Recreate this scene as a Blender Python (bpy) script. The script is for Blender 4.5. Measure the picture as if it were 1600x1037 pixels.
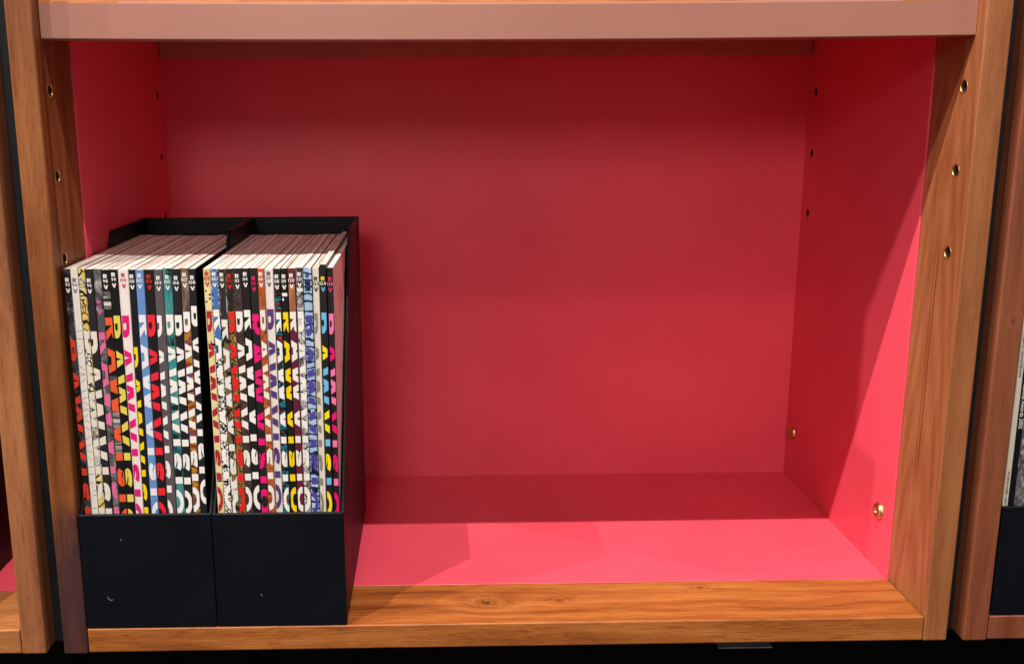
import bpy, bmesh, math, random
from mathutils import Vector, Matrix
for o in list(bpy.data.objects): bpy.data.objects.remove(o)
scene = bpy.context.scene
COL = scene.collection
rnd = random.Random(7)

# ------------------------------------------------------------------ camera
def make_camera():
    pitch, yaw, roll = 0.2051, 0.0179, -0.0052
    f, cx, cy = 1536.2, 704.2, 486.7
    fwd = Vector((math.sin(yaw)*math.cos(pitch), math.cos(yaw)*math.cos(pitch), -math.sin(pitch)))
    rt = Vector((math.cos(yaw), -math.sin(yaw), 0)); up = rt.cross(fwd)
    rt2 = rt*math.cos(roll) + up*math.sin(roll); up2 = up*math.cos(roll) - rt*math.sin(roll)
    cd = bpy.data.cameras.new('camera'); co = bpy.data.objects.new('camera', cd); COL.objects.link(co)
    m = Matrix((rt2, up2, -fwd)).transposed().to_4x4(); m.translation = Vector((0.2232, -0.5774, 0.3249))
    co.matrix_world = m
    cd.sensor_width = 36.0; cd.sensor_fit = 'HORIZONTAL'; cd.lens = f/1600*36
    cd.shift_x = (800-cx)/1600; cd.shift_y = (cy-518.5)/1600
    cd.clip_start = 0.02; cd.clip_end = 60
    scene.camera = co
make_camera()

# ------------------------------------------------------------------ world and lamps
w = bpy.data.worlds.new("World"); scene.world = w; w.use_nodes = True
bg = w.node_tree.nodes['Background']
bg.inputs[0].default_value = (1.0, 0.88, 0.82, 1); bg.inputs[1].default_value = 0.29
scene.view_settings.view_transform = 'Standard'; scene.view_settings.look = 'None'
scene.view_settings.exposure = 0.0; scene.view_settings.gamma = 1.0

def spot(name, loc, energy, radius, col, cone=44, blend=0.5, aim=(.25, .02, .16)):
    """gallery spotlight on the ceiling track"""
    d = Vector(aim)-Vector(loc)
    l = bpy.data.lights.new(name, 'SPOT'); l.energy = energy; l.shadow_soft_size = radius
    l.color = col; l.spot_size = math.radians(cone); l.spot_blend = blend
    o = bpy.data.objects.new(name, l); COL.objects.link(o)
    o.location = loc; o.rotation_euler = d.to_track_quat('-Z', 'Y').to_euler()
    return o
WARM = (1.0, 0.91, 0.81)
def track(z, b=.405): return .0091-b*(z-.364)      # depth at which a lamp of height z grazes the shelf lip at slope b
spot('key_spotlight', (.163-.371*2.2, track(2.43), 2.43), 150, .011, WARM)
spot('centre_spotlight', (.20, track(2.50), 2.50), 150, .011, WARM)
spot('second_spotlight', (.163-.81*2.05, track(2.28), 2.28), 130, .012, WARM)
spot('right_spotlight', (1.93, track(2.38), 2.38), 62, .012, WARM)
spot('low_spotlight', (-2.4, track(1.30, .58), 1.30), 112, .026, WARM, aim=(.5, .03, .25))
spot('room_spotlight', (.05, track(2.30, 1.25), 2.30), 32, .075, WARM)
spot('far_spotlight', (-.15, -2.9, 1.20), 74, .32, (1.0, .90, .80))

# ------------------------------------------------------------------ material helpers
def s2l(c):
    return tuple(((v/255.0)/12.92 if v <= 10 else (((v/255.0)+.055)/1.055)**2.4) for v in c)
class NT:
    def __init__(s, name):
        s.m = bpy.data.materials.new(name); s.m.use_nodes = True
        s.t = s.m.node_tree; s.b = s.t.nodes['Principled BSDF']
    def n(s, typ, **kw):
        nd = s.t.nodes.new(typ)
        for k, v in kw.items():
            if k.startswith('i_'):
                key = k[2:]; key = int(key) if key.isdigit() else key.replace('_', ' ')
                nd.inputs[key].default_value = v
            else: setattr(nd, k, v)
        return nd
    def l(s, a, b): s.t.links.new(a, b)
    def math(s, op, a, b=None, c=None):
        nd = s.t.nodes.new('ShaderNodeMath'); nd.operation = op
        for i, v in enumerate((a, b, c)):
            if v is None: continue
            if isinstance(v, (int, float)): nd.inputs[i].default_value = v
            else: s.l(v, nd.inputs[i])
        return nd.outputs[0]
    def ramp(s, fac, stops, interp='LINEAR'):
        nd = s.t.nodes.new('ShaderNodeValToRGB'); cr = nd.color_ramp; cr.interpolation = interp
        while len(cr.elements) < len(stops): cr.elements.new(.5)
        for e, (p, c) in zip(cr.elements, stops): e.position = p; e.color = (*c, 1)
        s.l(fac, nd.inputs[0]); return nd.outputs[0]
    def mix(s, fac, a, b, mode='MIX'):
        nd = s.t.nodes.new('ShaderNodeMix'); nd.data_type = 'RGBA'; nd.blend_type = mode
        for sock, v in ((nd.inputs[0], fac), (nd.inputs[6], a), (nd.inputs[7], b)):
            if isinstance(v, (int, float)): sock.default_value = v
            elif isinstance(v, tuple): sock.default_value = (*v, 1) if len(v) == 3 else v
            else: s.l(v, sock)
        return nd.outputs[2]
    def coords(s): return s.n('ShaderNodeTexCoord').outputs['Object']
    def mapped(s, co, scale, loc=(0, 0, 0), rot=(0, 0, 0)):
        mp = s.n('ShaderNodeMapping'); s.l(co, mp.inputs[0])
        mp.inputs['Scale'].default_value = scale; mp.inputs['Location'].default_value = loc
        mp.inputs['Rotation'].default_value = rot; return mp.outputs[0]
    def noise(s, co, scale, detail=4, rough=.5, dist=0):
        nd = s.n('ShaderNodeTexNoise'); s.l(co, nd.inputs['Vector'])
        nd.inputs['Scale'].default_value = scale; nd.inputs['Detail'].default_value = detail
        nd.inputs['Roughness'].default_value = rough; nd.inputs['Distortion'].default_value = dist
        return nd.outputs[0]
    def bump(s, h, strength, dist):
        b = s.n('ShaderNodeBump'); b.inputs['Strength'].default_value = strength; b.inputs['Distance'].default_value = dist
        s.l(h, b.inputs['Height']); s.l(b.outputs[0], s.b.inputs['Normal'])

def plain(name, col, rough=.5, spec=.5, metal=0.0, mottle=0.0, scale=60, coat=0.0):
    N = NT(name); N.b.inputs['Roughness'].default_value = rough
    N.b.inputs['Specular IOR Level'].default_value = spec; N.b.inputs['Metallic'].default_value = metal
    N.b.inputs['Coat Weight'].default_value = coat
    co = N.coords(); nz = N.noise(co, scale, 5, .6)
    c = N.ramp(nz, [(.3, tuple(v*(1-mottle) for v in col)), (.7, tuple(min(1, v*(1+mottle)) for v in col))])
    N.l(c, N.b.inputs['Base Color'])
    r = N.math('ADD', N.math('MULTIPLY', nz, .12), rough-.06); N.l(r, N.b.inputs['Roughness'])
    return N.m

def wood(name, dark, mid, light, axis, cross, seed=0.0, freq=26., knots=(), cath=None, fine=.35, streak=None, rough=.42, warp=1.0, figure=.5, dashes=.6):
    """axis: long axis of the board, cross: axis along which rings are counted.  knots = [(along, across, radius)]"""
    N = NT(name); co = N.coords()
    sep = N.n('ShaderNodeSeparateXYZ'); N.l(co, sep.inputs[0])
    A = sep.outputs['XYZ'.index(axis)]; Cx = sep.outputs['XYZ'.index(cross)]
    other = [a for a in 'XYZ' if a not in (axis, cross)][0]; O = sep.outputs['XYZ'.index(other)]
    cmb = N.n('ShaderNodeCombineXYZ'); N.l(A, cmb.inputs[0]); N.l(Cx, cmb.inputs[1]); N.l(O, cmb.inputs[2])
    v = cmb.outputs[0]
    # grain lines wander slowly and flow around the knots
    lowf = N.noise(N.mapped(v, (7, 9, 9), (seed*3, 1, 5)), 1.0, 3, .5)
    cw = N.math('ADD', Cx, N.math('MULTIPLY', N.math('SUBTRACT', lowf, .5), .022*warp))
    for (ka, kc, kr) in knots:
        da = N.math('SUBTRACT', A, ka); dc = N.math('SUBTRACT', Cx, kc)
        d2 = N.math('ADD', N.math('POWER', N.math('ABSOLUTE', N.math('MULTIPLY', da, .5)), 2.0), N.math('POWER', N.math('ABSOLUTE', dc), 2.0))
        f2 = N.math('POWER', 2.718, N.math('MULTIPLY', d2, -1.0/(kr*kr*1.6)))
        cw = N.math('ADD', cw, N.math('MULTIPLY', N.math('MULTIPLY', dc, f2), -.75))
    cmv = N.n('ShaderNodeCombineXYZ'); N.l(A, cmv.inputs[0]); N.l(cw, cmv.inputs[1]); N.l(O, cmv.inputs[2])
    vw = cmv.outputs[0]
    big = N.noise(N.mapped(v, (5, 28, 20), (seed, seed*1.7, 0)), 1.0, 3, .5)
    g = N.math('ADD', N.math('MULTIPLY', Cx, freq*4), N.math('MULTIPLY', N.math('SUBTRACT', big, .5), 5.0*warp))
    g = N.math('ADD', g, N.math('MULTIPLY', O, freq*1.7))
    for (ka, kc, kr) in knots:
        da = N.math('SUBTRACT', A, ka); dc = N.math('SUBTRACT', Cx, kc)
        d = N.math('SQRT', N.math('ADD', N.math('POWER', N.math('ABSOLUTE', N.math('MULTIPLY', da, .62)), 2.0), N.math('POWER', N.math('ABSOLUTE', dc), 2.0)))
        fall = N.math('POWER', 2.718, N.math('MULTIPLY', d, -1.0/kr))
        g = N.math('ADD', g, N.math('MULTIPLY', fall, 5.5))
    if cath:   # cathedral arch: (along tip, across centre, strength)
        at, ac, st = cath
        dc = N.math('SUBTRACT', Cx, ac); q = N.math('MULTIPLY', N.math('MULTIPLY', dc, dc), 3200.0*st)
        gc = N.math('ADD', N.math('ADD', q, N.math('MULTIPLY', A, 16.0*st)), N.math('MULTIPLY', N.math('SUBTRACT', big, .5), 2.2))
        face = N.math('GREATER_THAN', Cx, .0012)     # flat-sawn face only; the edge keeps straight grain
        g = N.math('ADD', N.math('MULTIPLY', gc, face), N.math('MULTIPLY', g, N.math('SUBTRACT', 1.0, face)))
    tt = N.math('FRACT', N.math('MULTIPLY', g, .55))
    band = N.math('ABSOLUTE', N.math('SUBTRACT', N.math('MULTIPLY', tt, 2.0), 1.0))
    vm = N.noise(N.mapped(vw, (9, 170, 130), (seed, 3, 1)), 1.0, 5, .6, .3)
    fn = N.noise(N.mapped(vw, (30, 900, 900), (seed, 9, 4)), 1.0, 4, .7)
    blot = N.noise(N.mapped(v, (4, 10, 10), (seed+4, 2, 7)), 1.0, 3, .5)
    fac = N.math('ADD', N.math('MULTIPLY', band, .30*figure), N.math('MULTIPLY', vm, .75))
    fac = N.math('ADD', fac, N.math('MULTIPLY', N.math('SUBTRACT', blot, .5), .7))
    fac = N.math('ADD', fac, N.math('MULTIPLY', N.math('SUBTRACT', fn, .5), fine))
    c = N.ramp(fac, [(.12, dark), (.46, mid), (.80, light)])
    pores = N.ramp(N.noise(N.mapped(v, (70, 2200, 2200), (seed, 1, 2)), 1.0, 2, .6), [(.30, (.55, .5, .48)), (.42, (1, 1, 1))])
    c = N.mix(.45, c, pores, 'MULTIPLY')
    dash = N.ramp(N.noise(N.mapped(vw, (48, 1050, 1050), (seed*2, 5, 8)), 1.0, 4, .7, .2), [(.34, (.50, .36, .28)), (.47, (1, 1, 1))])
    c = N.mix(dashes, c, dash, 'MULTIPLY')
    for (ka, kc, kr) in knots:
        da = N.math('SUBTRACT', A, ka); dc = N.math('SUBTRACT', Cx, kc)
        wob = N.math('MULTIPLY', N.math('SUBTRACT', N.noise(v, 260, 3, .6), .5), kr*1.3)
        d = N.math('ADD', N.math('SQRT', N.math('ADD', N.math('POWER', N.math('ABSOLUTE', N.math('MULTIPLY', da, .55)), 2.0), N.math('POWER', N.math('ABSOLUTE', dc), 2.0))), wob)
        rr = N.math('MULTIPLY', d, 1.0/kr)
        rings = N.math('ADD', N.math('MULTIPLY', N.math('SINE', N.math('MULTIPLY', rr, 11.0)), .3), .75)
        mask = N.math('SUBTRACT', 1.0, N.math('SMOOTH_MIN', rr, 1.0, .25)); mask = N.math('MAXIMUM', mask, 0.0)
        mask = N.math('MULTIPLY', mask, rings)
        mask = N.math('MINIMUM', mask, .85)
        c = N.mix(mask, c, tuple(x*.35 for x in dark))
    if streak:   # (across centre, half width, along from, along to, colour, strength)
        for (sc, sw, a0, a1, colr, stg) in streak:
            wob = N.math('MULTIPLY', N.math('SUBTRACT', N.noise(N.mapped(v, (9, 40, 40), (seed, 0, 0)), 1.0, 4, .6), .5), sw*3.2)
            dd = N.math('ABSOLUTE', N.math('ADD', N.math('SUBTRACT', Cx, sc), wob))
            m1 = N.math('MAXIMUM', N.math('SUBTRACT', 1.0, N.math('DIVIDE', dd, sw)), 0.0)
            mid_, half = (a0+a1)/2, abs(a1-a0)/2
            m2 = N.math('MINIMUM', N.math('MAXIMUM', N.math('MULTIPLY', N.math('SUBTRACT', 1.0, N.math('DIVIDE', N.math('ABSOLUTE', N.math('SUBTRACT', A, mid_)), half)), 4.0), 0.0), 1.0)
            c = N.mix(N.math('MULTIPLY', N.math('MULTIPLY', m1, m2), stg), c, colr)
    N.l(c, N.b.inputs['Base Color'])
    r = N.math('ADD', N.math('MULTIPLY', vm, .25), rough-.12); N.l(r, N.b.inputs['Roughness'])
    N.b.inputs['Specular IOR Level'].default_value = .45
    hh = N.math('ADD', N.math('MULTIPLY', fn, .5), N.math('MULTIPLY', vm, .5)); N.bump(hh, .25, .0006)
    return N.m

# ------------------------------------------------------------------ mesh helpers
def add_box(bm, x0, x1, y0, y1, z0, z1, bev=0.0, seg=2, mat=0):
    vs = [bm.verts.new((x, y, z)) for x in (x0, x1) for y in (y0, y1) for z in (z0, z1)]
    q = [(0, 1, 3, 2), (4, 6, 7, 5), (0, 4, 5, 1), (2, 3, 7, 6), (0, 2, 6, 4), (1, 5, 7, 3)]
    fs = [bm.faces.new([vs[i] for i in f]) for f in q]
    for f in fs: f.material_index = mat
    if bev:
        es = list({e for f in fs for e in f.edges})
        bmesh.ops.bevel(bm, geom=es, offset=bev, segments=seg, profile=.5, affect='EDGES')
def obj(name, bm, mats, parent=None, smooth=False, keep=False):
    me = bpy.data.meshes.new(name)
    if not keep: bmesh.ops.recalc_face_normals(bm, faces=bm.faces)
    bm.to_mesh(me); bm.free()
    for m in (mats if isinstance(mats, (list, tuple)) else [mats]): me.materials.append(m)
    if smooth:
        for p in me.polygons: p.use_smooth = True
    o = bpy.data.objects.new(name, me); COL.objects.link(o)
    if parent: o.parent = parent
    return o
def box(name, dims, mats, parent=None, bev=.0006, seg=2):
    bm = bmesh.new(); add_box(bm, *dims, bev=bev, seg=seg); return obj(name, bm, mats, parent)
def tag(o, label, cat, group=None, kind=None):
    if label: o['label'] = label
    if cat: o['category'] = cat
    if group: o['group'] = group
    if kind: o['kind'] = kind
    return o
def thing(name, label, cat, loc=(0, 0, 0), group=None):
    o = bpy.data.objects.new(name, None); COL.objects.link(o); o.location = loc; o.empty_display_size = .02
    return tag(o, label, cat, group)
def lathe(bm, prof, axis, centre, n=24, mat=0, cap=True):
    """prof: [(radius, offset along axis)], axis +1/-1 along x"""
    rings = []
    for r, h in prof:
        rings.append([bm.verts.new((centre[0]+axis*h, centre[1]+r*math.cos(2*math.pi*k/n), centre[2]+r*math.sin(2*math.pi*k/n))) for k in range(n)])
    for a, b in zip(rings, rings[1:]):
        for k in range(n):
            f = bm.faces.new((a[k], a[(k+1) % n], b[(k+1) % n], b[k])); f.material_index = mat; f.smooth = True
    if cap:
        for rg in (rings[0], rings[-1]):
            f = bm.faces.new(rg); f.material_index = mat
def cut_holes(o, holes, r, depth):
    """drill round holes along x: holes = [(x_surface, dir_into_wood, y, z)], baked into the mesh"""
    bm = bmesh.new()
    for (xs, d, y, z) in holes:
        lathe(bm, [(r, -.004), (r, depth)], d, (xs, y, z), 24)
    bmesh.ops.recalc_face_normals(bm, faces=bm.faces)
    me = bpy.data.meshes.new('drill'); bm.to_mesh(me); bm.free()
    c = bpy.data.objects.new('drill', me); COL.objects.link(c)
    md = o.modifiers.new('cut', 'BOOLEAN'); md.operation = 'DIFFERENCE'; md.object = c; md.solver = 'EXACT'
    dg = bpy.context.evaluated_depsgraph_get(); dg.update()
    nm = bpy.data.meshes.new_from_object(o.evaluated_get(dg))
    o.modifiers.clear(); o.data = nm
    bpy.data.objects.remove(c)

# ------------------------------------------------------------------ materials
def pink_laminate():
    N = NT('pink_laminate'); co = N.coords()
    nz = N.noise(co, 9, 3, .5); sp = N.noise(co, 1400, 2, .6)
    c = N.ramp(nz, [(.35, (.82, .086, .138)), (.65, (.88, .098, .152))])
    # wiped smears, hairline scuffs and specks of dust
    smear = N.noise(N.mapped(co, (14, 22, 9), (2, 1, 0), (.3, .2, .5)), 1.0, 5, .65, 1.2)
    scuff = N.noise(N.mapped(co, (30, 700, 420), (0, 3, 1), (.5, .1, .35)), 1.0, 3, .6, .4)
    sc = N.ramp(scuff, [(.69, (0, 0, 0)), (.74, (1, 1, 1))])
    c = N.mix(N.math('MULTIPLY', sc, .10), c, (.90, .30, .32))
    dust = N.n('ShaderNodeTexVoronoi'); dust.inputs['Scale'].default_value = 95; N.l(co, dust.inputs['Vector'])
    dm = N.math('MULTIPLY', N.math('LESS_THAN', dust.outputs['Distance'], .035), .28)
    c = N.mix(dm, c, (.80, .45, .42))
    N.l(c, N.b.inputs['Base Color'])
    N.l(N.math('ADD', N.math('MULTIPLY', smear, .30), .20), N.b.inputs['Roughness'])
    N.b.inputs['Specular IOR Level'].default_value = .42
    hb = N.math('ADD', N.math('MULTIPLY', sp, .10), N.noise(co, 26, 2, .5)); N.bump(hb, .10, .0012); return N.m
PINK = pink_laminate()
D_, M_, L_ = (.16, .050, .016), (.36, .135, .045), (.50, .225, .085)
W_BASE = wood('base_shelf_wood', (.14, .032, .007), (.37, .112, .023), (.54, .200, .048), 'X', 'Y', 3.1, 30,
              knots=[(.257, .0275, .0066), (.306, .0285, .0030), (.405, .044, .0020)], figure=.7, fine=.6, dashes=.8)
W_LEFT = wood('left_upright_wood', (.085, .020, .005), (.24, .073, .019), (.37, .132, .040), 'Z', 'Y', 8.3, 24, fine=.3,
              streak=[(.001, .007, -.03, .088, (.050, .020, .026), .95), (.0, .010, .0, .05, (.060, .026, .030), .6), (.0095, .0035, .17, .5, (.060, .016, .008), .8), (.036, .004, .2, .5, (.08, .02, .008), .6)])
W_RIGHT = wood('right_upright_wood', (.22, .070, .024), (.35, .125, .046), (.45, .185, .074), 'Z', 'Y', 14.7, 20, cath=(.32, .028, 1.7), fine=.25, figure=.75, dashes=.35,
               streak=[(.0275, .0012, .08, .245, (.10, .025, .010), .9), (.031, .0008, .07, .25, (.13, .035, .014), .8)])
W_NEIGHBOUR = wood('neighbour_wood', (.12, .030, .013), (.24, .070, .032), (.31, .105, .050), 'Z', 'X', 21.9, 18, fine=.2, knots=[(.196, -.0065, .0012)], dashes=.4)
W_NLEFT = wood('left_neighbour_wood', (.15, .050, .020), (.34, .125, .050), (.44, .185, .075), 'Z', 'Y', 40.2, 20, fine=.3)
W_NBASE = wood('neighbour_shelf_wood', (.22, .07, .02), (.42, .16, .05), (.55, .25, .085), 'X', 'Y', 33.3, 26)
SALMON = plain('salmon_edge', (.40, .175, .132), .36, .5, mottle=.03, scale=10)
RAIL = plain('brown_rail', (.50, .200, .145), .5, .4, mottle=.05, scale=20)
BRASS = plain('brass', (.62, .43, .20), .38, .5, 1.0, mottle=.25, scale=400)
HOLE = plain('dark_hole', (.012, .006, .006), .8, .2)  # near-black colour paints in the shade inside the drilled holes
def board_black():
    N = NT('black_buckram'); co = N.coords()
    nz = N.noise(co, 2600, 3, .7); lo = N.noise(co, 12, 4, .6)
    N.l(N.ramp(lo, [(.3, (.0020, .0030, .0062)), (.7, (.0034, .0046, .0085))]), N.b.inputs['Base Color'])
    N.l(N.math('ADD', N.math('MULTIPLY', lo, .34), .30), N.b.inputs['Roughness'])
    N.b.inputs['Specular IOR Level'].default_value = .22
    N.bump(nz, .3, .0002); return N.m
BLACK = board_black()
BLACKLIN = plain('filler_black', (.010, .012, .016), .45, .4, mottle=.2)

# ------------------------------------------------------------------ bookcases
WI = .54; FD = .0538; BD = .2601; TP = .0155; SB = -.0165; HT = .62
def bookcase(name, label, ox, wl, wr, wb, detail=True):
    r = thing(name, label, 'bookcase', (ox, 0, 0), 'bookcases side by side')
    ul = box('upright', (-TP, 0, 0, FD, SB-.0008, HT), wl, r, .0011, 3)
    ur = box('upright', (WI, WI+TP, 0, FD, SB-.0004, HT), wr, r, .0011, 3)
    ul['label'] = 'left hand wooden upright'; ur['label'] = 'right hand wooden upright'
    hz = [.3352, .2855, .2357]
    cut_holes(ul, [(0, -1, .0168, z) for z in hz], .0042, .009)
    cut_holes(ur, [(WI, 1, .0168, z) for z in hz], .0042, .009)
    for xs, d, up in ((0, -1, ul), (WI, 1, ur)):
        for z in hz:
            bm = bmesh.new()   # threaded brass sleeve: rim and stepped bore
            prof = [(.00425, -.00005), (.0040, -.0003), (.0036, -.0001)]
            for k in range(7): prof += [(.0033, .0004+k*.001), (.0036, .0008+k*.001)]
            prof += [(.0034, .0078)]
            lathe(bm, prof, d, (xs, .0168, z), 24, cap=False)
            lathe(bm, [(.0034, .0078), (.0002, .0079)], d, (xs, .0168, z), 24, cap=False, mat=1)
            obj('threaded_insert', bm, [BRASS, HOLE], up)
    pl = box('side_panel', (-TP+.001, .0008, FD+.0001, BD, SB+.001, HT), PINK, r, .0003, 1)
    pr = box('side_panel', (WI-.0008, WI+TP-.001, FD+.0001, BD, SB+.001, HT), PINK, r, .0003, 1)
    cut_holes(pl, [(.0008, -1, .2455, z) for z in hz], .0036, .008)
    cut_holes(pr, [(WI-.0008, 1, .2455, z) for z in hz], .0036, .008)
    for xs, d, p in ((.0008, -1, pl), (WI-.0008, 1, pr)):
        for z in hz:
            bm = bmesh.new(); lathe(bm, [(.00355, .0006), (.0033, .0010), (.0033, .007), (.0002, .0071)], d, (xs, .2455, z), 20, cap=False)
            obj('hole_shade', bm, HOLE, p)
        for y in (.0731, .2455):
            bm = bmesh.new()
            lathe(bm, [(.0002, .0013), (.0016, .0013), (.0019, .0022), (.0026, .0030), (.0042, .0028), (.0055, .0020), (.0063, .0009), (.0064, -.0002)], -d, (xs, y, .0421), 28, cap=False)
            obj('bolt_head', bm, BRASS, p)
    bk = box('back_panel', (-.004, WI+.004, BD+.00003, BD+.010, SB, HT), PINK, r, 0)
    # base shelf: solid wood nosing then a pink deck
    box('shelf_nosing', (.0004, WI-.0004, 0.0002, FD, SB, 0), wb, r, .0009, 3)
    box('shelf_deck', (.001, WI-.001, FD+.0002, BD, SB+.001, -.00015), PINK, r, .0002, 1)
    # top shelf with a slightly sagging nosing
    bm = bmesh.new(); n = 24
    prof = [(.0091, .3646), (.0093, .3642), (.0098, .3640), (.0262, .3640), (.0262, .3880), (.0165, .3880), (.0130, .3874), (.0106, .3862), (.0095, .3851), (.0091, .3838)]
    rings = []
    for k in range(n+1):
        t = k/n; x = .0003+(WI-.0006)*t; sag = -.0016*(1-(2*t-1)**2)
        rings.append([bm.verts.new((x, y, z+sag)) for y, z in prof])
    m = len(prof)
    for a, b in zip(rings, rings[1:]):
        for k in range(m): bm.faces.new((a[k], a[(k+1) % m], b[(k+1) % m], b[k]))
    bm.faces.new(rings[0]); bm.faces.new(rings[-1])
    for f in bm.faces:
        if abs(f.normal.x) < .9 and all(v.co.z > .3832 for v in f.verts): f.material_index = 1  # orange wood here colours in the lit strip along the top roundover
    obj('upper_shelf_nosing', bm, [SALMON, wb], r)
    box('upper_shelf_deck', (.001, WI-.001, .0265, BD, .3825, .3978), PINK, r, .0003, 1)
    box('rear_rail', (.0012, WI-.0012, .2560, BD, .3655, .3822), RAIL, r, .0005)
    return r
bookcase('bookcase', 'middle bookcase with wooden frame and pink lining, holding the two black magazine files', 0, W_LEFT, W_RIGHT, W_BASE)
bookcase('bookcase', 'bookcase cut off by the left edge of the photo, its right wooden upright showing', -.0422-WI, W_NLEFT, W_NLEFT, W_NBASE)
bookcase('bookcase', 'bookcase cut off by the right edge of the photo, with a reddish brown upright', .5819, W_NEIGHBOUR, W_RIGHT, W_NEIGHBOUR)
tag(box('filler_strip', (-.0265, -.0157, .0150, .0250, SB, HT), BLACKLIN, bev=.0005), 'thin black strip filling the gap left of the middle bookcase', 'filler strip', 'filler strips between bookcases')
tag(box('filler_strip', (.5557, .5662, .0150, .0250, SB-.001, HT), BLACKLIN, bev=.0005), 'thin black strip filling the gap right of the middle bookcase', 'filler strip', 'filler strips between bookcases')
# gallery floor and wall behind
FLOOR = plain('dark_floor', (.006, .008, .006), .7, .2, mottle=.4, scale=30)
WALLM = plain('dark_wall', (.010, .010, .010), .8, .2, mottle=.2)
tag(box('floor', (-4, 4.5, -5, .5, -.16, -.10), FLOOR, bev=0), None, None, kind='structure')
tag(box('wall', (-4, 4.5, .275, .35, -.10, 2.2), WALLM, bev=0), None, None, kind='structure')
bm = bmesh.new()
add_box(bm, .437, .478, .096, .2745, -.0778, -.0768, .0003)
tag(obj('metal_bracket', bm, plain('dull_steel', (.30, .32, .32), .4, .5, .6, mottle=.3, scale=90)), 'small dull metal bracket in the darkness under the middle bookcase', 'bracket')

# ------------------------------------------------------------------ magazine files
BW, TH = .0824, .0018
def magazine_file(x0, label, lab_group, fz=.0775, depth=.185, top=.2425, y0=.0006):
    r = thing('magazine_file', label, 'magazine file', (x0, y0, 0), lab_group)
    H0 = fz-.0008; zb = .0006
    def side(xa, xb):
        bm = bmesh.new(); pr = [(0.0, zb), (depth, zb), (depth, top), (.1005, top), (.0985, top-.0008), (.0030, H0), (0, H0)]
        a = [bm.verts.new((xa, y, z)) for y, z in pr]; b = [bm.verts.new((xb, y, z)) for y, z in pr]
        bm.faces.new(a); bm.faces.new(b[::-1])
        for k in range(len(pr)): bm.faces.new((a[k], a[(k+1) % len(pr)], b[(k+1) % len(pr)], b[k]))
        bmesh.ops.recalc_face_normals(bm, faces=bm.faces)
        bmesh.ops.bevel(bm, geom=[e for e in bm.edges], offset=.00045, segments=2, profile=.5, affect='EDGES')
        return obj('side_panel', bm, BLACK, r)
    side(0, TH); side(BW-TH, BW)
    box('front_panel', (-.00005, BW+.00005, -.0004, TH, zb-.0002, fz), BLACK, r, .0007, 3)
    box('back_panel', (TH+.0001, BW-TH-.0001, depth-TH, depth-.0002, zb, top-.0002), BLACK, r, .0004)
    box('bottom_panel', (TH+.0001, BW-TH-.0001, TH+.0001, depth-TH-.0001, zb, zb+TH), BLACK, r, 0)
    return r
FG = 'black magazine files'
magazine_file(.0008, 'black card magazine file, the left one, beside the left wooden upright', FG)
magazine_file(.0836, 'black card magazine file, the right one, with the empty pink shelf beside it', FG, fz=.0772)
magazine_file(.5831, 'black card magazine file at the right edge of the photo, in the neighbouring bookcase', FG, fz=.0752, y0=.001)
magazine_file(-.1722, 'black magazine file in the left bookcase, a sliver at the left picture edge', FG)

# ------------------------------------------------------------------ lettering
RP = []   # all letters: lists of convex polygons in (s, y), s along the word, y 0..27 cap height
def strip(o, i):
    return [[o[k], o[k+1], i[k+1], i[k]] for k in range(len(o)-1)]
def ribbon(p, t):
    L, Rr = [], []
    for k, (x, y) in enumerate(p):
        a = p[max(k-1, 0)]; b = p[min(k+1, len(p)-1)]
        dx, dy = b[0]-a[0], b[1]-a[1]; n = math.hypot(dx, dy); nx, ny = -dy/n*t/2, dx/n*t/2
        L.append((x+nx, y+ny)); Rr.append((x-nx, y-ny))
    return strip(L, Rr)
def ell(cx, cy, rx, ry, n=20): return [(cx+rx*math.cos(2*math.pi*k/n), cy+ry*math.sin(2*math.pi*k/n)) for k in range(n+1)]
def cm(p, q=4):   # smooth a centre line (Catmull-Rom)
    out = []
    for k in range(len(p)-1):
        p0, p1, p2, p3 = p[max(k-1, 0)], p[k], p[k+1], p[min(k+2, len(p)-1)]
        for j in range(q):
            t = j/q
            out.append(tuple(.5*((2*p1[i])+(-p0[i]+p2[i])*t+(2*p0[i]-5*p1[i]+4*p2[i]-p3[i])*t*t+(-p0[i]+3*p1[i]-3*p2[i]+p3[i])*t**3) for i in (0, 1)))
    return out+[p[-1]]
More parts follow.
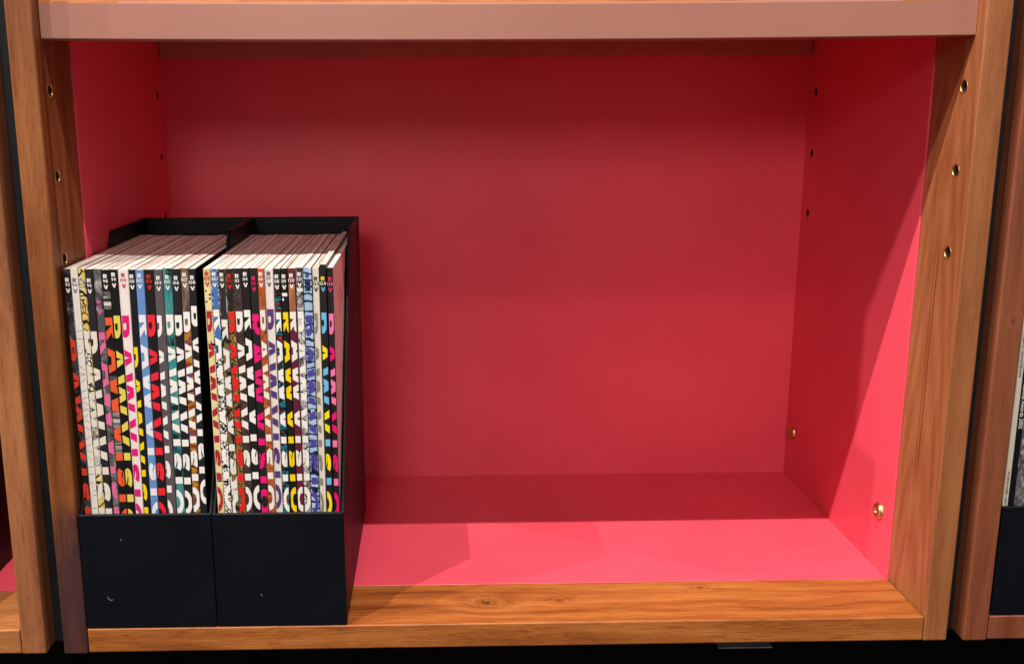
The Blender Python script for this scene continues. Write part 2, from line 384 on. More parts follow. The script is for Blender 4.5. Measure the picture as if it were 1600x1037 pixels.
GL = {
 'R': [[(0, 0), (11, 0), (11, 27), (0, 27)]] + strip([(11, 27), (20, 27), (26, 25.6), (30.5, 22.5), (32.3, 18.5), (31.5, 14.5), (28.5, 11.3), (22, 9.6), (11, 9.6)],
        [(11, 21), (17, 21), (19.5, 20.6), (21, 19.6), (21.5, 18.2), (21.2, 16.8), (19.8, 15.7), (17, 15.2), (11, 15.2)]) + [[(12.5, 9.6), (22, 9.6), (33.5, 0), (20.5, 0)]],
 'A': [[(0, 0), (11, 0), (13.2, 6), (16.4, 14.5), (18.2, 22), (18.5, 27), (12.5, 27)], [(37, 0), (24.5, 27), (18.5, 27), (18.8, 22), (20.6, 14.5), (23.8, 6), (26, 0)], [(13.2, 6), (23.8, 6), (20.8, 13.5), (16.2, 13.5)]],
 'V': [[(0, 27), (11.5, 27), (18, 8), (18, 0), (12, 0)], [(36, 27), (24, 0), (18, 0), (18, 8), (24.5, 27)]],
 'W': [[(0, 27), (11, 27), (15.4, 9), (15.4, 0), (8.5, 0)], [(15.4, 0), (22, 0), (29, 19), (29, 27), (22.5, 27), (15.4, 9)],
       [(58, 27), (49.5, 0), (42.6, 0), (42.6, 9), (47, 27)], [(42.6, 0), (42.6, 9), (35.5, 27), (29, 27), (29, 19), (36, 0)]],
 'I': [[(0, 0), (10.5, 0), (10.5, 27), (0, 27)]],
 'S': ribbon(cm([(25.5, 20.3), (22.5, 22.2), (18, 23.2), (13, 23.1), (7.5, 21.8), (5.0, 18.6), (7.4, 15.5), (13.5, 13.5), (20, 11.4), (22.4, 8.3), (20, 5.0), (14, 3.8), (8, 4.3), (2.5, 7.2)]), 8.0),
 'O': strip(ell(19.5, 13.5, 19.5, 13.6), ell(19.5, 13.5, 9.6, 6.6)),
 'N': [[(0, 0), (10, 0), (10, 27), (0, 27)], [(10, 27), (10, 15), (23, 0), (23, 12)], [(23, 0), (33, 0), (33, 27), (23, 27)]],
}
WORD = [('R', 0), ('A', 43), ('W', 83), ('V', 149), ('I', 194), ('S', 215), ('I', 253), ('O', 273)]
def clip(poly, axis, val, keep_less):
    out = []
    for k in range(len(poly)):
        a, b = poly[k], poly[(k+1) % len(poly)]
        ia = (a[axis] <= val) == keep_less; ib = (b[axis] <= val) == keep_less
        if ia: out.append(a)
        if ia != ib:
            t = (val-a[axis])/(b[axis]-a[axis]); out.append(tuple(a[i]+t*(b[i]-a[i]) for i in (0, 1)))
    return out
# height on the spine plane for a vertical position measured on the photograph (metres)
def zof(p):
    q = (p-600)/100; return -.000557*q*q-.0407*q+.1596

DIG = {}
def digit_polys(ch):
    """digits as font outlines, returned as triangles in a box 1 high"""
    if ch in DIG: return DIG[ch]
    cu = bpy.data.curves.new('t', 'FONT'); cu.body = ch; cu.offset = .015; cu.resolution_u = 3
    o = bpy.data.objects.new('t', cu); COL.objects.link(o)
    dg = bpy.context.evaluated_depsgraph_get(); dg.update()
    me = bpy.data.meshes.new_from_object(o.evaluated_get(dg))
    me.calc_loop_triangles()
    tr = [[(me.vertices[i].co.x, me.vertices[i].co.y) for i in t.vertices] for t in me.loop_triangles]
    bpy.data.objects.remove(o)
    xs = [p[0] for t in tr for p in t]; ys = [p[1] for t in tr for p in t]
    x0, x1, y0, y1 = min(xs), max(xs), min(ys), max(ys); h = y1-y0
    DIG[ch] = ([[((p[0]-x0)/h, (p[1]-y0)/h) for p in t] for t in tr], (x1-x0)/h)
    return DIG[ch]

# ------------------------------------------------------------------ printed colours and cover art
INK = {}
def ink(rgb, gloss=.38):
    k = tuple(rgb)
    if k not in INK: INK[k] = plain('ink_%02x%02x%02x' % k, s2l(rgb), gloss, .45, mottle=.05, scale=200)
    return INK[k]
def art(name, cols, scale=120, stretch=(1, 1, 1), dist=1.5, line=None, lscale=260, lw=.06, seed=0, interp='CONSTANT', waves=None):
    N = NT(name); co = N.mapped(N.coords(), stretch, (seed*.37, seed*.11, seed*.73))
    nz = N.noise(co, scale, 4, .6, dist)
    n = len(cols); stops = [(.30+.40*k/max(n-1, 1), s2l(c)) for k, c in enumerate(cols)]
    if interp == 'CONSTANT': stops[0] = (0, stops[0][1])
    c = N.ramp(nz, stops, interp)
    if line:
        vo = N.n('ShaderNodeTexVoronoi'); vo.feature = 'DISTANCE_TO_EDGE'; vo.inputs['Scale'].default_value = lscale
        wv = N.n('ShaderNodeVectorMath'); wv.operation = 'ADD'; N.l(co, wv.inputs[0])
        nn = N.n('ShaderNodeTexNoise'); N.l(co, nn.inputs['Vector']); nn.inputs['Scale'].default_value = lscale*.8
        sc = N.n('ShaderNodeVectorMath'); sc.operation = 'SCALE'; N.l(nn.outputs['Color'], sc.inputs[0]); sc.inputs['Scale'].default_value = 1.2/lscale
        N.l(sc.outputs[0], wv.inputs[1]); N.l(wv.outputs[0], vo.inputs['Vector'])
        mk = N.math('LESS_THAN', vo.outputs['Distance'], lw)
        c = N.mix(mk, c, s2l(line))
    if waves:
        wt = N.n('ShaderNodeTexWave'); wt.wave_type = 'RINGS'; N.l(co, wt.inputs['Vector'])
        wt.inputs['Scale'].default_value = waves[0]; wt.inputs['Distortion'].default_value = waves[2]; wt.inputs['Detail'].default_value = 1.5; wt.inputs['Detail Scale'].default_value = 2.0
        mk = N.math('GREATER_THAN', wt.outputs['Fac'], .80)
        c = N.mix(mk, c, s2l(waves[1]))
    N.l(c, N.b.inputs['Base Color']); N.b.inputs['Roughness'].default_value = .38; N.b.inputs['Specular IOR Level'].default_value = .45
    return N.m
ART = {
 'photo93': art('dark_photo_print', [(16, 14, 18), (22, 20, 24), (60, 56, 60), (130, 120, 118), (190, 40, 30)], 95, (1, 1, .7), 1, seed=1),
 'comic95': art('yellow_comic_print', [(225, 205, 130), (220, 195, 110), (235, 220, 170), (215, 205, 130)], 150, (1, 1, .8), 1, line=(18, 16, 18), lscale=150, lw=.07, seed=2),
 'comic95b': art('colour_comic_print', [(70, 120, 180), (220, 200, 120), (215, 90, 80)], 170, (1, 1, 1), .6, seed=4),
 'script95': art('black_script_print', [(220, 195, 110), (228, 208, 140)], 80, (1.0, 1, .9), .2, line=(14, 12, 14), lscale=300, lw=.10, seed=5),
 'grey97': art('grey_photo_print', [(38, 38, 44), (80, 78, 84), (120, 116, 120), (200, 194, 190)], 105, (1, 1, .8), 2, seed=6, interp='LINEAR'),
 'stripe98': art('engraved_line_print', [(14, 13, 15), (30, 28, 30), (150, 146, 144), (225, 220, 215)], 34, (.8, 1, 14), .8, seed=7, interp='LINEAR'),
 'night99': art('speckled_dark_print', [(16, 15, 18), (18, 17, 20), (20, 40, 90)], 60, (1, 1, .8), .5, seed=8),
 'teal105': art('teal_painting_print', [(20, 50, 60), (50, 130, 140), (90, 160, 150), (60, 120, 90)], 50, (2.2, 1, .5), .6, seed=9, interp='LINEAR'),
 'dark105': art('dark_figure_print', [(18, 24, 28), (30, 36, 40), (50, 110, 110), (26, 30, 34), (150, 150, 150)], 130, (1, 1, 1), 1.5, seed=10),
 'brown107': art('brown_painting_print', [(60, 50, 50), (90, 72, 62), (120, 96, 84), (150, 130, 120)], 90, (1.6, 1, .4), 1.5, seed=11, interp='LINEAR'),
 'paint107': art('warm_painting_print', [(70, 30, 50), (180, 130, 40), (140, 50, 30), (60, 90, 150), (190, 150, 90)], 85, (1, 1, 1), 2, seed=12),
 'dark108': art('black_sketch_print', [(22, 22, 26), (24, 25, 30), (30, 34, 40), (180, 180, 176)], 150, (1, 1, .8), 2.5, seed=13),
 'cream109': art('cream_blood_print', [(232, 218, 166), (228, 214, 158), (224, 205, 150), (50, 40, 36)], 110, (1, 1, 1), 1, seed=14),
 'script110': art('scribble_print', [(240, 238, 234), (235, 232, 230)], 80, (1, 1, 1), .2, line=(22, 20, 22), lscale=420, lw=.13, seed=15),
 'blue110': art('blue_fan_print', [(60, 105, 180), (40, 80, 150), (90, 130, 190)], 40, (1, 1, 5), .6, seed=16),
 'collage111': art('collage_print', [(225, 222, 216), (120, 100, 60), (30, 30, 34), (190, 120, 60), (205, 200, 196)], 55, (1, 1, .6), 2, seed=17),
 'mask112': art('golden_mask_print', [(40, 30, 26), (150, 110, 50), (60, 50, 40), (200, 160, 90), (30, 24, 24)], 120, (1, 1, .8), 3, seed=18),
 'umber113': art('umber_texture_print', [(44, 32, 32), (60, 44, 42), (74, 56, 52), (90, 70, 66)], 150, (1, 1, .9), 2, seed=19, interp='LINEAR'),
 'rust116': art('rust_carving_print', [(70, 34, 20), (150, 72, 36), (190, 100, 56), (110, 50, 30)], 140, (1, 1, .9), 3, seed=20, interp='LINEAR'),
 'feather118': art('teal_black_print', [(14, 16, 20), (30, 120, 140), (16, 16, 20), (200, 40, 34), (20, 18, 20)], 70, (1, 1, 2.2), 2, seed=21),
 'tan120': art('tan_body_print', [(120, 70, 40), (170, 112, 72), (190, 130, 90), (100, 56, 34)], 45, (1.6, 1, .4), 1, seed=22, interp='LINEAR'),
 'grey121': art('grey_sketch_print', [(236, 232, 230), (200, 196, 200), (150, 140, 146), (70, 64, 70)], 100, (1, 1, 1), 2, line=(40, 36, 40), lscale=200, lw=.04, seed=23, interp='LINEAR'),
 'swirl122': art('light_blue_swirl_print', [(176, 205, 232), (160, 192, 226), (186, 212, 236)], 60, (1, 1, 1), .4, seed=24, waves=(70, (26, 34, 80), 4.5)),
 'dark122': art('ink_and_white_print', [(18, 18, 26), (20, 20, 28), (170, 200, 230), (235, 235, 235)], 120, (1, 1, 1), 2, seed=26),
 'portrait125': art('pink_portrait_print', [(190, 70, 90), (246, 214, 218), (248, 220, 224), (240, 204, 210)], 26, (1, 1, .7), 1.2, seed=25, interp='LINEAR'),
}
def paper(name, seed):
    N = NT(name); co = N.mapped(N.coords(), (1, .012, .05), (seed, seed, 0))
    a = N.noise(co, 2300, 2, .7); b = N.noise(co, 760, 3, .6)
    f = N.math('ADD', N.math('MULTIPLY', a, .5), N.math('MULTIPLY', b, .6))
    c = N.ramp(f, [(.42, (.32, .22, .19)), (.52, (.68, .60, .53)), (.63, (.92, .89, .85))])
    N.l(c, N.b.inputs['Base Color']); N.b.inputs['Roughness'].default_value = .75
    N.bump(a, .35, .0003); return N.m
PAPER = [paper('page_edges_%d' % i, i*3.7) for i in range(4)]

WHT = (242, 241, 239); BLK = (24, 23, 27)
# number, top of spine, base, letter colour, word start, word scale, u0, u1, R-number-V colour, R height, patches
# patches: (from, to, left, right, material)
MAGS_L = [
 (93, 418.3, 'photo93', (214, 60, 40), 529, 1.03, .45, .95, WHT, 435.5, [(426, 470, 0, 1, (20, 19, 23))]),
 (94, 417.5, (238, 234, 228), (238, 234, 228), 516, 1.088, .50, 1.0, (110, 108, 118), 436, []),
 (95, 418, 'comic95', (230, 224, 212), 516, 1.088, .34, .67, None, 0, [(434, 449, .1, .9, 'comic95b'), (466, 514, 0, 1, 'script95'), (549, 572, 0, 1, 'script110'), (590, 640, 0, 1, 'script110'), (640, 726, 0, 1, 'grey121')]),
 (96, 419, (42, 36, 44), (232, 226, 216), 516, 1.088, .67, 1.0, WHT, 436.7, []),
 (97, 419, 'grey97', (226, 110, 160), 518, 1.075, .0, .40, (226, 96, 150), 470.7, [(486, 518, 0, 1, (78, 80, 86))]),
 (98, 420, (20, 19, 22), (232, 92, 50), 495, 1.088, .02, .46, WHT, 430.5, [(452, 482, 0, 1, 'stripe98'), (586, 602, .1, 1, 'grey97'), (640, 668, 0, 1, 'stripe98'), (686, 706, 0, 1, 'stripe98')]),
 (99, 420, 'night99', (226, 208, 90), 492, 1.10, .50, 1.0, WHT, 428, []),
 (100, 420, (236, 226, 222), (226, 24, 120), 492, 1.07, .50, 1.12, (200, 30, 90), 429, []),
 (101, 420, BLK, (246, 214, 10), 541, .985, .62, 1.18, WHT, 431, []),
 (102, 421, (100, 144, 206), (234, 232, 238), 491, 1.067, 0.0, .50, WHT, 430, []),
 (103, 420.5, BLK, (236, 40, 58), 491, 1.067, .50, 1.04, (232, 36, 44), 431.6, []),
 (104, 420, (90, 82, 90), (240, 236, 236), 492, 1.047, .64, 1.22, WHT, 433.6, []),
 (105, 419, 'teal105', WHT, 491, 1.0, .50, 1.0, WHT, 432.4, [(419, 431, .3, 1, 'dark105'), (521, 540, 0, 1, 'dark105'), (620, 640, 0, 1, 'dark105'), (675, 685, 0, 1, 'dark105'), (732, 744, 0, 1, BLK)]),
 (106, 420, (34, 30, 34), WHT, 492, 1.0, .50, .97, WHT, 434, []),
 (107, 419, 'brown107', WHT, 487, 1.0, .48, .94, WHT, 429.3, [(516, 800, 0, 1, 'paint107')]),
 (108, 420, (30, 30, 34), WHT, 478, .99, .95, .50, WHT, 433.6, [(508, 525, 0, 1, 'dark108'), (610, 630, 0, 1, 'dark108'), (672, 700, 0, 1, 'dark108')]),
]
MAGS_R = [
 (109, 420, 'cream109', (178, 36, 54), 486, 1.0, .50, 1.02, (190, 50, 44), 427.7, [(421, 444, 0, 1, (214, 186, 130)), (444, 484, 0, 1, (232, 218, 166)), (738, 752, .1, 1, 'script110'), (453.5, 456, -.02, .35, BLK), (459, 462, .6, .9, BLK), (465, 468, .6, .9, BLK), (470, 473, -.02, .35, BLK)]),
 (110, 420, 'script110', (244, 242, 240), 484, 1.0, .0, .46, WHT, 428.5, [(420, 540, 0, 1, (64, 116, 188)), (540, 552, .1, 1, 'blue110')]),
 (111, 420.5, 'collage111', (232, 230, 228), 500, 1.0, .05, .50, WHT, 429.7, [(420, 499, 0, 1, (40, 42, 54))]),
 (112, 420.5, 'mask112', (234, 32, 36), 488, 1.0, .48, .96, (220, 36, 40), 431.6, [(420, 487, 0, 1, (34, 32, 34))]),
 (113, 420, 'umber113', (240, 236, 232), 487, 1.0, .50, 1.0, WHT, 431.6, [(420, 450, 0, 1, (40, 32, 36))]),
 (114, 420, (28, 27, 28), WHT, 485, 1.0, .02, .46, WHT, 429, []),
 (115, 420, (34, 32, 33), (236, 22, 124), 492, 1.0, .26, .72, (226, 30, 110), 436, []),
 (116, 420.5, 'rust116', (240, 232, 222), 485, 1.0, .40, .92, WHT, 429, [(420, 452, 0, 1, (212, 72, 42))]),
 (117, 421, (238, 230, 224), (92, 58, 130), 484, 1.0, .50, 1.04, (84, 78, 92), 428.5, []),
 (118, 420.5, 'feather118', WHT, 489, 1.0, .02, .48, WHT, 433, [(420, 446, 0, 1, (26, 25, 28))]),
 (119, 420, (22, 22, 22), (248, 214, 14), 489, 1.0, .08, .56, WHT, 433, [(459, 464, .1, 1, WHT), (467, 471, .1, .35, WHT)]),
 (120, 420, (100, 30, 54), (240, 234, 230), 488, 1.0, .10, .58, WHT, 431.6, [(420, 446, 0, 1, (110, 40, 40)), (446, 487, 0, 1, 'tan120')]),
 (121, 419, 'grey121', (240, 238, 236), 488, 1.0, .52, .95, WHT, 429.7, [(419, 451, 0, 1, (52, 48, 54)), (451, 457, 0, 1, (228, 224, 224))]),
 (122, 420, 'swirl122', (78, 70, 160), 494, 1.0, .50, 1.0, (50, 64, 130), 432, [(440, 456, .1, .8, 'dark122'), (640, 655, 0, 1, 'dark122'), (712, 740, 0, 1, 'dark122'), (765, 775, 0, 1, 'dark122')]),
 (123, 420, (226, 220, 206), (140, 136, 128), 491, 1.02, .62, 1.22, (60, 56, 56), 437, []),
 (124, 415, (32, 29, 28), None, 490, 1.02, .56, 1.04, None, 436.7, []),
 (125, 420, (32, 28, 30), None, 492, 1.02, .50, .98, (232, 40, 110), 438, []),
]
BLUE, YEL, PNK, MAG = (110, 190, 240), (250, 226, 20), (244, 120, 176), (238, 16, 122)
MULTI = {124: [BLUE, YEL, BLUE, YEL, BLUE, YEL, BLUE, YEL], 125: [PNK, MAG, PNK, MAG, PNK, MAG, PNK, MAG]}
LT = [2.9, 6.7, 11.1, 15.4, 20.0, 24.7, 30.0, 34.7, 41.2, 45.3, 50.4, 56.3, 61.6, 66.8, 72.0, 76.9, 81.2]
LB = [3.1, 7.5, 11.7, 16.0, 20.9, 24.9, 29.9, 34.8, 40.0, 44.7, 49.5, 55.0, 60.7, 66.0, 70.9, 75.7, 79.8]
RT = [85.6, 90.0, 94.4, 98.9, 103.3, 108.3, 113.0, 118.1, 122.0, 127.4, 131.6, 135.8, 140.7, 145.3, 150.5, 154.9, 159.3, 163.3]
RB = [86.5, 90.7, 95.4, 99.8, 104.2, 108.8, 113.5, 118.3, 122.9, 127.3, 132.0, 136.6, 140.7, 145.4, 150.5, 154.8, 159.2, 163.2]
ZT, ZB = .2294, .0772

LAB = {
 93: 'magazine numbered 93, leftmost of all, dark photo spine with red lettering',
 94: 'magazine numbered 94, off-white spine with thin outlined letters',
 95: 'magazine with a yellow comic drawing and black script down its spine, between 94 and 96',
 96: 'magazine numbered 96, dark purple-black spine with broad white lettering',
 97: 'magazine numbered 97, grey cloudy spine with soft pink lettering',
 98: 'magazine numbered 98, black spine with engraved lines and orange lettering',
 99: 'magazine numbered 99, starry black spine with pale yellow lettering',
 100: 'magazine numbered 100, white spine with magenta lettering',
 101: 'magazine numbered 101, plain black spine with bright yellow lettering low down',
 102: 'magazine numbered 102, light blue spine with white lettering, left file',
 103: 'magazine numbered 103, black spine with red lettering, left file',
 104: 'magazine numbered 104, plain dark grey spine with white lettering',
 105: 'magazine numbered 105, teal green painted spine with white lettering',
 106: 'magazine numbered 106, plain black spine with white lettering, between teal and brown ones',
 107: 'magazine numbered 107, brown painted spine with white lettering and warm patches',
 108: 'magazine numbered 108, black spine with white lettering, last at right in the left file',
 109: 'magazine numbered 109, cream spine with dark red lettering, first in the right file',
 110: 'magazine numbered 110, strong blue spine turning to black scribble on white below',
 111: 'magazine numbered 111, slate top with pale grey collage lettering below',
 112: 'magazine numbered 112, black top with red number and bright red lettering over gold',
 113: 'magazine numbered 113, dark brown textured spine with white lettering',
 114: 'magazine numbered 114, plain black spine with white lettering, right file',
 115: 'magazine numbered 115, black spine with magenta number and lettering',
 116: 'magazine numbered 116, orange-red top with white lettering over rust brown carving',
 117: 'magazine numbered 117, white spine with purple lettering',
 118: 'magazine numbered 118, black spine with teal and red streaks and white lettering',
 119: 'magazine numbered 119, black spine with yellow lettering, right file',
 120: 'magazine numbered 120, burgundy and tan spine with white lettering',
 121: 'magazine numbered 121, grey sketch spine with white lettering',
 122: 'magazine with a light blue swirl pattern and indigo lettering on its spine',
 123: 'magazine numbered 123, off-white spine with grey lettering, standing beside the blue swirl one',
 124: 'magazine numbered 124, black spine with yellow and sky blue lettering, standing a little taller',
 125: 'magazine numbered 125, rightmost in its file, pink and magenta letters, pink cover showing',
}
SIDECOL = [(210, 205, 200), (60, 58, 60), (150, 120, 110), (40, 40, 44), (190, 170, 160)]
def magazine(num, ptop, base, lcol, ws, wsc, u0, u1, ncol, rpx, patches, xt0, xt1, xb0, xb1, idx):
    zt = zof(ptop)+rnd.uniform(-.00015, .00015); zb = .0027
    gap = .00022 if num >= 118 else .00009; yf = .0058+rnd.uniform(-.0005, .0004); yb = .1655+rnd.uniform(-.002, .0015)
    if num == 95: yf += .0003
    ox = (xb0+xb1)/2000
    r = thing('magazine', LAB[num], 'magazine', (ox, yf, zb), 'magazines in the two black files')
    def X(u, z):
        t = (z-ZB)/(ZT-ZB); a = (xb0+(xt0-xb0)*t)/1000+gap; b = (xb1+(xt1-xb1)*t)/1000-gap
        return a+(b-a)*u-ox
    def P(u, y, z): return (X(u, z), y-yf, z-zb)
    bm_ = base if isinstance(base, str) else None
    mat = ART[base] if bm_ else ink(base)
    # cover: spine with rounded corners, front and back boards (one U-shaped sheet)
    th = .00028; wmm = (xt1-xt0)/1000-2*gap; uu = th/wmm; rr = .0004; ur = rr/wmm
    out = [(0, yb), (0, yf+rr), (ur*.3, yf+rr*.3), (ur, yf), (1-ur, yf), (1-ur*.3, yf+rr*.3), (1, yf+rr), (1, yb)]
    inn = [(uu, yb), (uu, yf+rr), (uu, yf+rr*.9), (ur+uu*.2, yf+th), (1-ur-uu*.2, yf+th), (1-uu, yf+rr*.9), (1-uu, yf+rr), (1-uu, yb)]
    bm = bmesh.new(); zs = [zb, zt]
    ro = [[bm.verts.new(P(u, y, z)) for u, y in out] for z in zs]; ri = [[bm.verts.new(P(u, y, z)) for u, y in inn] for z in zs]
    for k in range(7):
        f = bm.faces.new((ro[0][k], ro[0][k+1], ro[1][k+1], ro[1][k])); f.material_index = 1 if k in (0, 6) else 0
        f = bm.faces.new((ri[0][k+1], ri[0][k], ri[1][k], ri[1][k+1])); f.material_index = 2
        f = bm.faces.new((ro[1][k], ro[1][k+1], ri[1][k+1], ri[1][k])); f.material_index = 2 if k not in (0, 6) else 1
        f = bm.faces.new((ro[0][k+1], ro[0][k], ri[0][k], ri[0][k+1])); f.material_index = 2
    for k in (0, 7):
        bm.faces.new((ro[0][k], ro[1][k], ri[1][k], ri[0][k]))
    sidem = ART['portrait125'] if num == 125 else ink((18, 17, 20)) if num in (108, 109) else ink(SIDECOL[idx % 5])  # covers facing the gap between the files are blackened to paint its darkness
    obj('cover', bm, [mat, sidem, ink((236, 230, 222))], r)
    # page block, top a hair below the cover
    bm = bmesh.new(); u_a, u_b = uu*1.15, 1-uu*1.15; y_a, y_b = yf+.00052, yb-.0006
    zz = [zb+.0003, zt-.00012]; nseg = 6
    lo = []; hi = []
    for (lst, z) in ((lo, zz[0]), (hi, zz[1])):
        for k in range(nseg+1): 
            y = y_a+(y_b-y_a)*k/nseg; lst.append((bm.verts.new(P(u_a, y, z)), bm.verts.new(P(u_b, y, z))))
    for k in range(nseg):
        bm.faces.new((hi[k][0], hi[k][1], hi[k+1][1], hi[k+1][0])); bm.faces.new((lo[k][1], lo[k][0], lo[k+1][0], lo[k+1][1]))
        for s in (0, 1): bm.faces.new((lo[k][s], hi[k][s], hi[k+1][s], lo[k+1][s]))
    bm.faces.new((lo[0][0], lo[0][1], hi[0][1], hi[0][0])); bm.faces.new((lo[-1][1], lo[-1][0], hi[-1][0], hi[-1][1]))
    obj('page_block', bm, PAPER[idx % 4], r)
    def emit(bm, polys, dy, mi):   # polys in (u, z)
        for pl in polys:
            if len(pl) < 3: continue
            ar = sum(pl[k][0]*pl[(k+1) % len(pl)][1]-pl[(k+1) % len(pl)][0]*pl[k][1] for k in range(len(pl)))
            if abs(ar) < 1e-9: continue
            if ar < 0: pl = pl[::-1]
            f = bm.faces.new([bm.verts.new(P(u, yf-dy, z)) for u, z in pl]); f.material_index = mi
    if patches:
        for k, (p0, p1, ua, ub, mt) in enumerate(patches):
            bm = bmesh.new()
            ua, ub = max(ua, ur), min(ub, 1-ur); z0, z1 = zof(min(p1, 810)), min(zof(p0), zt-.00005)
            emit(bm, [[(ua, z0), (ub, z0), (ub, z1), (ua, z1)]], .00003+.000008*k, 0)
            obj('printed_panel', bm, ART[mt] if isinstance(mt, str) else ink(mt), r, keep=True)
    # big vertical word, sliced by the width of this spine
    bm = bmesh.new(); mats = []
    lo_, hi_ = min(u0, u1), max(u0, u1); flip = u1 < u0
    umax = hi_; um = lambda y: ((y-lo_)/(hi_-lo_) if not flip else (hi_-y)/(hi_-lo_))
    for k, (g, off) in enumerate(WORD):
        col = MULTI[num][k] if num in MULTI else lcol
        m = ink(col)
        if m not in mats: mats.append(m)
        if num == 94:    # outlined letters: dark shape under, paper-coloured shape on top
            if ink((90, 86, 90)) not in mats: mats.append(ink((90, 86, 90)))
        for pl in GL[g]:
            q = [(off+s, y/27.0) for s, y in pl]
            q = clip(q, 1, lo_, False) if q else q
            q = clip(q, 1, hi_, True) if q else q
            q = [(ws+s*wsc, y) for s, y in q]
            q = clip(q, 0, 812, True) if q else q
            if not q: continue
            if num == 94:
                emit_q = [(ur+(1-2*ur)*um(y), zof(s)) for s, y in q]
                n = len(emit_q); e = .00022
                for j in range(n):
                    a, b = emit_q[j], emit_q[(j+1) % n]
                    onedge = abs(q[j][1]-q[(j+1) % n][1]) < .02
                    if onedge: continue
                    if g in 'RSO' and j in (1, 3): continue
                    emit(bm, [[(a[0], a[1]), (b[0], b[1]), (b[0], b[1]+e), (a[0], a[1]+e)]], .00008, mats.index(ink((90, 86, 90))))
                continue
            emit(bm, [[(ur+(1-2*ur)*um(y), zof(s)) for s, y in q]], .00012, mats.index(m))
    if len(bm.faces): obj("title_lettering", bm, mats, r, keep=True)
    else: bm.free()
    # small R / number / V at the head
    if rpx:
        bm = bmesh.new()
        mats = [ink(ncol)] if ncol else [ink((250, 226, 20)), ink((244, 240, 236)), ink((110, 190, 240))]
        if num in (125,): mats = [ink(ncol), ink(PNK), ink(ncol)]
        ppm = 2480.0   # apparent size of a metre there
        wid = wmm*ppm; uc = .47
        def put(polys, cx, top, wpx, hpx, mi):
            for pl in polys:
                emit(bm, [[(cx+((x)*wpx-wpx/2)/wid, zof(top+hpx)+(y)*(zof(top)-zof(top+hpx))) for x, y in pl]], .00014, min(mi, len(mats)-1))
        put([[(s/33.0, y/27.0) for s, y in pl] for pl in GL['R']], uc, rpx-3.1, 5.6, 6.2, 0)
        put([[(s/36.0, y/27.0) for s, y in pl] for pl in GL['V']], uc+.02, rpx+13.6, 6.4, 6.4, 2)
        sn = str(num); ws_ = [digit_polys(ch)[1] for ch in sn]; tot = sum(ws_)+.16*(len(sn)-1)
        hp = 4.9; sc_ = min(1.0, (wid*.94)/(tot*hp)); cur = -tot/2
        for ch, w_ in zip(sn, ws_):
            for pl in digit_polys(ch)[0]:
                emit(bm, [[(uc+(cur+x)*hp*sc_/wid, zof(rpx+10.2)+y*hp/ppm*1.02) for x, y in pl]], .00014, 1 if len(mats) > 1 else 0)
            cur += w_+.16
        obj("issue_number", bm, mats, r, keep=True)
for i, m in enumerate(MAGS_L): magazine(*m, LT[i], LT[i+1], LB[i], LB[i+1], i)
for i, m in enumerate(MAGS_R): magazine(*m, RT[i], RT[i+1], RB[i], RB[i+1], i+3)

# ------------------------------------------------------------------ magazines in the neighbouring bookcase
def text_part(body, x, y, z, size, mat, parent):
    """line of type reading downwards on a spine facing -y"""
    cu = bpy.data.curves.new('spine_text', 'FONT'); cu.body = body; cu.size = size; cu.offset = .00003; cu.resolution_u = 2
    t = bpy.data.objects.new('t', cu); COL.objects.link(t)
    dg = bpy.context.evaluated_depsgraph_get(); dg.update()
    me = bpy.data.meshes.new_from_object(t.evaluated_get(dg)); bpy.data.objects.remove(t)
    me.name = 'spine_text'
    # text x -> world -z, text y -> world +x, normal -> -y
    M = Matrix(((0, 1, 0, x), (0, 0, -1, y), (-1, 0, 0, z), (0, 0, 0, 1)))
    me.transform(M); me.materials.clear(); me.materials.append(mat)
    o = bpy.data.objects.new('spine_text', me); COL.objects.link(o); o.parent = parent; return o
def side_magazine(x0, x1, zt, base, label, texts, top_mat=None):
    r = thing('magazine', label, 'magazine', (0, 0, 0), 'magazines in the right hand file')
    box('cover', (x0, x1, .0048, .165, .0028, zt), base, r, .0003)
    box('page_block', (x0+.0003, x1-.0003, .0055, .1652, .003, zt+.00008), PAPER[0], r, 0)
    for (b, zz, sz, mm, dx) in texts: text_part(b, x0+dx, .00472, zz, sz, mm, r)
    return r
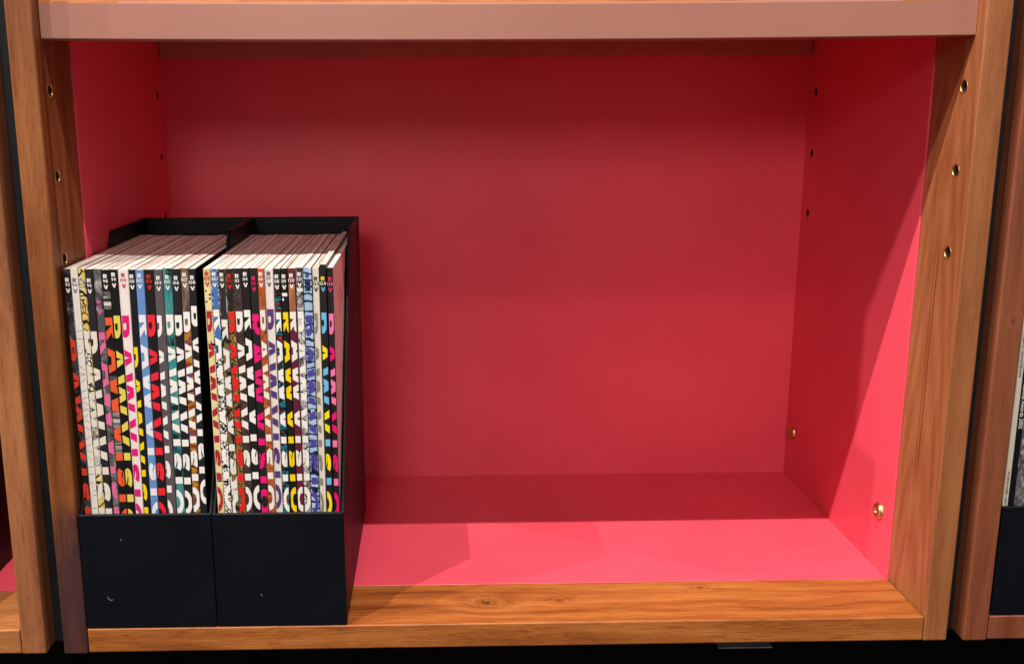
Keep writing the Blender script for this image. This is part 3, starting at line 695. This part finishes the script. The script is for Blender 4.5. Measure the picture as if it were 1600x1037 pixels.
side_magazine(.5851, .5884, .226, ink((226, 220, 208)), 'white spined magazine with small black type, nearest the upright in the right hand file',
              [('November 1999 \u25a0 Houses/Sports Centres/Libraries', .2145, .0026, ink((20, 18, 18)), .0008), ('VOLUME 88 NUMBER 1 PRINT POST', .0975, .0017, ink((24, 22, 22)), .0010)])
side_magazine(.5886, .5922, .228, ink((14, 17, 22)), 'black spined magazine with white type National Awards 2002',
              [('National Awards 2002', .1565, .0034, ink((232, 230, 226)), .0009)])
side_magazine(.5924, .5990, .229, ART['grey97'], 'magazine with a pale grey photo spine cut off by the right edge of the photo', [])
side_magazine(.5992, .6050, .229, ART['rust116'], 'magazine with a brown photo spine outside the right edge of the photo', [])

# ------------------------------------------------------------------ lint caught on the boxes
LINT = plain('pale_lint', (.35, .33, .30), .8, .2)
def lint(pts, label, r=.00011):
    bm = bmesh.new(); P3 = [Vector(p) for p in pts]; rings = []
    for k, p in enumerate(P3):
        d = (P3[min(k+1, len(P3)-1)]-P3[max(k-1, 0)]).normalized(); a = d.cross(Vector((0, 1, 0))).normalized(); b = d.cross(a)
        rr = r*(.5 if k in (0, len(P3)-1) else 1)
        rings.append([bm.verts.new(p+a*rr*math.cos(j*1.2566)+b*rr*math.sin(j*1.2566)) for j in range(5)])
    for A_, B_ in zip(rings, rings[1:]):
        for j in range(5): bm.faces.new((A_[j], A_[(j+1) % 5], B_[(j+1) % 5], B_[j]))
    tag(obj('lint_fibre', bm, LINT), label, 'lint', 'lint on the magazine files')
yl = -.00005
lint([(.0152, yl, .0226), (.0158, yl-.0003, .0208), (.0172, yl-.0002, .0200), (.0186, yl, .0203)], 'curled pale fibre low on the front of the left black file')
lint([(.0263, yl, .0614), (.0264, yl-.0002, .0605), (.0259, yl, .0598)], 'tiny pale fibre near the top of the left black file front')
lint([(.1117, yl, .0228), (.1126, yl-.0003, .0222), (.1130, yl, .0211)], 'small pale fibre on the front of the right black file')

scene.cycles.max_bounces = 8; scene.cycles.diffuse_bounces = 6
scene.render.engine = 'CYCLES'
